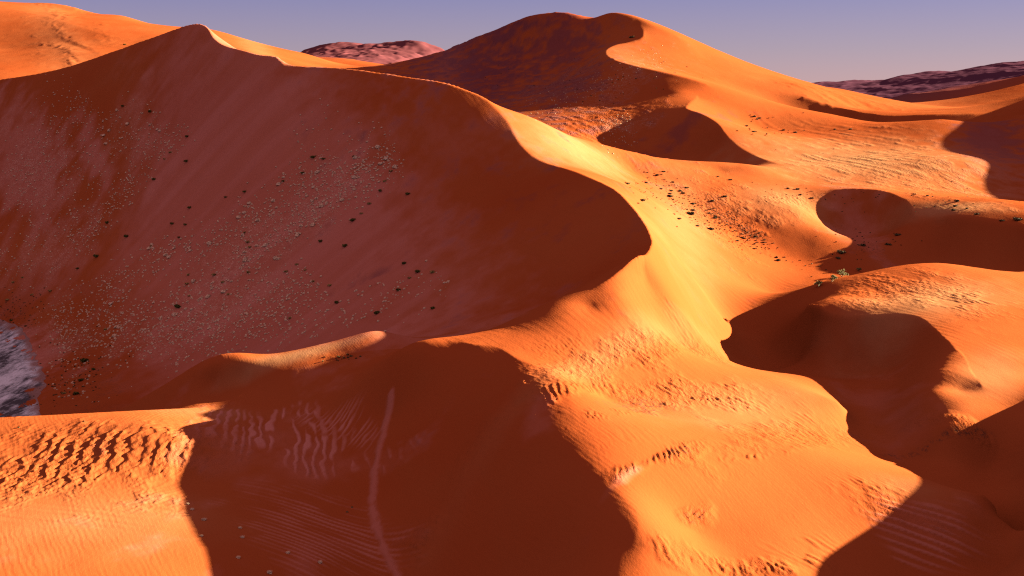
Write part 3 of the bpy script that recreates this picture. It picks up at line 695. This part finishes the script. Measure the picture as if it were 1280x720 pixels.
# pale grass tussocks on the shaded slope: the largest as things, the rest as one cover
def band(n, pts, wid):
    """random spots along a polyline of (px, py) with a gaussian width"""
    out = []
    P_ = np.array(pts, float); sg = np.hypot(*np.diff(P_, axis=0).T); cs = np.concatenate([[0], np.cumsum(sg)])
    for _ in range(n):
        t = random.uniform(0, cs[-1]); k = min(int(np.searchsorted(cs, t))-1, len(sg)-1); k = max(k, 0); f = (t-cs[k])/sg[k]
        p = P_[k]+(P_[k+1]-P_[k])*f; d = (P_[k+1]-P_[k])/sg[k]; w = random.gauss(0, wid)
        out.append((p[0]-d[1]*w+random.gauss(0, 4), p[1]+d[0]*w+random.gauss(0, 3)))
    return out
big = band(70, [(490,195),(420,240),(350,285),(300,330)], 15)+band(60, [(410,205),(340,250),(270,290),(190,320)], 10)+band(60, [(330,330),(280,370),(200,400),(130,400)], 16)+\
      band(30, [(200,145),(170,165),(120,160)], 12)+band(30, [(420,300),(360,345),(300,385)], 16)+band(20, [(220,160),(180,190),(130,260)], 9)
big = [(x, y) for x, y in big if x > 2 and y < 455 and hit(x, y)[1] > 345][:215]
T_ = lambda k: ('t%d' % k, lambda: cushion_mesh(1.0, .7), M_DRY, 'grass_tussock')
for k, (px, py) in enumerate(big):
    plant(*T_(k % 6), px, py, random.choice((.4, .5, .6, .75, .95, 1.3)), 'pale dry grass tussock among the many scattered over the shaded slope of the big dune', 'grass tussock', 'pale grass tussocks on the shaded slope')
small = band(800, [(495,190),(430,235),(360,285),(300,330)], 13)+band(700, [(420,200),(340,255),(270,300),(180,330),(120,370)], 12)+band(1300, [(400,350),(330,390),(240,425),(150,415),(70,410)], 20)+\
        band(500, [(200,140),(150,175),(110,200),(60,300),(0,340)], 20)+band(450, [(230,160),(180,200),(140,260),(90,310)], 9)+band(500, [(290,345),(220,385),(130,400),(60,400)], 26)+\
        band(500, [(110,120),(60,180),(10,260)], 22)+band(240, [(560,350),(470,380),(380,410),(300,430)], 13)+band(160, [(60,380),(100,450),(90,500)], 20)+\
        band(90, [(760,150),(790,160),(750,178)], 14)+band(300, [(830,70),(740,110),(660,140)], 8)+band(150, [(360,175),(480,215)], 30)
VV, FF = [], []
for px, py in small:
    p = hit(px, py)
    if p is None or p[2] < .6 or p[1] < 345: continue
    s = random.choice((.22, .28, .36, .5, .62))
    v, f = cushion_mesh(s, s*.75, 6, 2, 2); b = len(VV)
    VV += [(a[0]+p[0], a[1]+p[1], a[2]+p[2]) for a in v]; FF += [tuple(i+b for i in q) for q in f]
tag(add_mesh('dry_grass', VV, FF, M_DRY, smooth=False), 'fine pale dry grass tufts strewn in bands down the shaded dune slopes', 'grass', None, 'stuff')
# scrub crumbs on the sunlit flats
VV, FF = [], []
def blob(cx, cy, sx, sy, n): return [(random.gauss(cx, sx), random.gauss(cy, sy)) for _ in range(n)]
for px, py in band(300, [(800,222),(860,255),(910,285),(960,312)], 9)+blob(990,243,35,9,50)+blob(1080,305,30,12,40)+blob(1150,250,60,10,40)+blob(960,165,30,10,30)+blob(90,470,26,22,110)+blob(20,385,22,14,90)+blob(440,447,25,3,14)+blob(1010,330,16,5,20)+band(60,[(780,345),(850,350)],3)[:0]+blob(760,100,70,12,50):
    p = hit(px, py)
    if p is None: continue
    s = random.uniform(.2, .55)*(1.8 if p[1] > 800 else 1)
    v, f = bush_mesh(s, s*.8, 16, .45*s, 3); b = len(VV)
    VV += [(a[0]+p[0], a[1]+p[1], a[2]+p[2]) for a in v]; FF += [tuple(i+b for i in q) for q in f]
tag(add_mesh('low_scrub', VV, FF, M_DARKP, smooth=False), 'crumbs of dark low scrub dotted over the hollow floors and sunlit flats', 'scrub', None, 'stuff')
# small stones and plants on the shaded foreground floor
def rock_mesh(r):
    V, F = [], []
    n, m = 9, 6
    for i in range(m+1):
        th = math.pi*i/m
        for j in range(n):
            ph = 2*math.pi*j/n; q = r*(1+random.uniform(-.22, .22))
            V.append((q*math.sin(th)*math.cos(ph), q*.8*math.sin(th)*math.sin(ph), q*.6*math.cos(th)))
    for i in range(m):
        for j in range(n): F.append((i*n+j, i*n+(j+1) % n, (i+1)*n+(j+1) % n, (i+1)*n+j))
    return V, F
for (px, py, s, lb) in [(235,630,.42,'pale tuft, uppermost of the chain along the shadow edge in the foreground'),(240,637,.5,'pale tuft, second of the chain along the foreground shadow edge'),
    (255,650,.62,'pale tuft, largest of the chain along the foreground shadow edge'),(252,670,.4,'pale tuft below the largest of the foreground chain'),
    (300,660,.45,'pale tuft on the rippled shaded floor, upper of a column of three'),(303,672,.5,'pale tuft on the rippled shaded floor, middle of a column of three'),
    (298,697,.5,'pale tuft on the rippled shaded floor, lowest of a column of three'),(360,691,.5,'pale tuft at the start of a track on the shaded floor'),
    (400,703,.5,'pale tuft at the end of a track on the shaded floor'),(337,716,.6,'pale tuft at the bottom edge of the shaded floor')]:
    plant('f0' if int(px) % 2 else 'f1', lambda: cushion_mesh(1.0, .7, 14, 5, 60), M_DRY, 'grass_tussock', px, py, s*.8, lb, 'grass tussock', 'pale tufts on the shaded foreground floor')
for (px, py, s, lb) in [(440,634,.30,'dark stone on the shaded floor, right one of a pair'),(434,640,.32,'dark stone on the shaded floor, left one of a pair')]:
    plant('r0', lambda: rock_mesh(1.0), M_DARKP, 'stone', px, py, s, lb, 'stone', 'pair of dark stones on the shaded floor', .1)
# dead camelthorn by the narrow valley: trunk and crown
def limb(V, F, p, q, r0, r1, n=7):
    d = (q-p).normalized(); a = d.orthogonal().normalized(); b = d.cross(a); i = len(V)
    for c, r in ((p, r0), (q, r1)):
        for k in range(n): V.append(c+(a*math.cos(6.2832*k/n)+b*math.sin(6.2832*k/n))*r)
    for k in range(n): F.append((i+k, i+(k+1) % n, i+n+(k+1) % n, i+n+k))
def tree(px, py, h, spread, label, leaves, seed):
    random.seed(seed); p = Vector(hit(px, py)); root = bpy.data.objects.new('acacia_tree', None); COL.objects.link(root); root.location = p-Vector((0,0,.15))
    tag(root, label, 'tree', 'small trees at the mouth of the narrow valley')
    V_, F_ = [], []; tips = []
    def grow(p, d, L, r, lv):
        q = p+d*L; limb(V_, F_, p, q, r, r*.66)
        if lv == 0: tips.append(q); return
        for _ in range(3 if lv > 1 else 2):
            nd = (d+Vector((random.gauss(0,.6)*spread, random.gauss(0,.6)*spread, random.gauss(.05,.3)))).normalized()
            grow(q, nd, L*random.uniform(.6,.85), r*.62, lv-1)
    for _ in range(3): grow(Vector((random.uniform(-.2,.2), random.uniform(-.2,.2), 0)), Vector((random.gauss(0,.4), random.gauss(0,.4), 1)).normalized(), h*.3, h*.035, 3)
    add_mesh('trunk', V_, F_, M_WOOD, parent=root)
    V2, F2 = [], []
    for t in tips:
        for _ in range(leaves):
            c = t+Vector((random.gauss(0,.5), random.gauss(0,.5), random.gauss(0,.3)))*h*.13; s = .17*random.uniform(.6,1.4)
            u = Vector((random.gauss(0,1), random.gauss(0,1), random.gauss(0,1))).normalized(); w = u.orthogonal().normalized()
            i = len(V2); V2 += [c-u*s, c-w*s*.6, c+u*s, c+w*s*.6]; F2.append((i,i+1,i+2,i+3))
    add_mesh('crown', V2, F2, M_LEAF, smooth=False, parent=root)
    return root
tree(1052,346,4.2,1.2,'golden lit tree, tallest of the small trees at the mouth of the narrow valley', 16, 5)
tree(1040,352,3.4,1.4,'low spreading tree in front of the tallest one at the narrow valley', 14, 6)
tree(1024,358,2.8,1.3,'lowest golden tree, nearest to the dark valley mouth', 14, 8)
tree(1073,339,2.2,1.0,'small pale bush tree at the rim of the shaded hollow right of the tallest one', 12, 9)
# ---------------------------------------------------------------- camera, sun, sky
cam = bpy.data.cameras.new('camera'); co = bpy.data.objects.new('camera', cam); COL.objects.link(co); SC.camera = co
cam.sensor_width = 36; cam.lens = F_PX/1280*36; cam.clip_start = 1; cam.clip_end = 120000
co.location = (0, 0, CAM_Z); co.rotation_euler = (math.pi/2-PITCH, 0, 0)
sl = bpy.data.lights.new('sun', 'SUN'); so = bpy.data.objects.new('sun', sl); COL.objects.link(so)
sl.energy = 4.8; sl.angle = math.radians(.53); sl.color = (1, .97, .70)
L_ = Vector((math.cos(SUN_EL)*math.cos(SUN_AZ), math.cos(SUN_EL)*math.sin(SUN_AZ), math.sin(SUN_EL)))
so.rotation_euler = L_.to_track_quat('Z', 'Y').to_euler(); so.location = (300, 100, 300)
SKYK = 2*.71/(2**2.55*.15)
w = bpy.data.worlds.new('World'); SC.world = w; w.use_nodes = True; nt = w.node_tree; bg = nt.nodes['Background']
sky = nn(nt, 'ShaderNodeTexSky', sky_type='NISHITA'); sky.sun_disc = False; sky.sun_elevation = SUN_EL; sky.sun_rotation = math.pi/2-SUN_AZ
sky.dust_density = .4; sky.ozone_density = 2.0; sky.altitude = 600
tc = nn(nt, 'ShaderNodeTexCoord'); sx = nn(nt, 'ShaderNodeSeparateXYZ'); nt.links.new(tc.outputs['Generated'], sx.inputs[0])
cr = nn(nt, 'ShaderNodeValToRGB'); nt.links.new(sx.outputs[2], cr.inputs[0])
e = cr.color_ramp.elements
SKYR = [(0.0, (.66,.44,.48)), (.032, (.48,.38,.50)), (.075, (.32,.295,.55)), (.2, (.38,.26,.35)), (1.0, (.58,.31,.32))]
e[0].position, e[0].color = SKYR[0][0], (*[c*.5 for c in SKYR[0][1]], 1); e[1].position, e[1].color = SKYR[-1][0], (*[c*.5 for c in SKYR[-1][1]], 1)
for p_, c_ in SKYR[1:-1]:
    q_ = e.new(p_); q_.color = (*[c*.5 for c in c_], 1)
nt.links.new(mixc(nt, .88, mixc(nt, 1.0, sky.outputs[0], (.20, .16, .23), 'MULTIPLY'), mixc(nt, 1.0, cr.outputs[0], (SKYK,)*3, 'MULTIPLY')), bg.inputs[0]); bg.inputs[1].default_value = .15
vs = SC.view_settings; vs.view_transform = 'Standard'; vs.look = 'None'; vs.gamma = 1; vs.exposure = 2.55; vs.use_curve_mapping = False
SC.cycles.max_bounces = 4; SC.cycles.diffuse_bounces = 0; SC.cycles.volume_bounces = 0; SC.cycles.use_denoising = False; SC.cycles.filter_width = 1.2
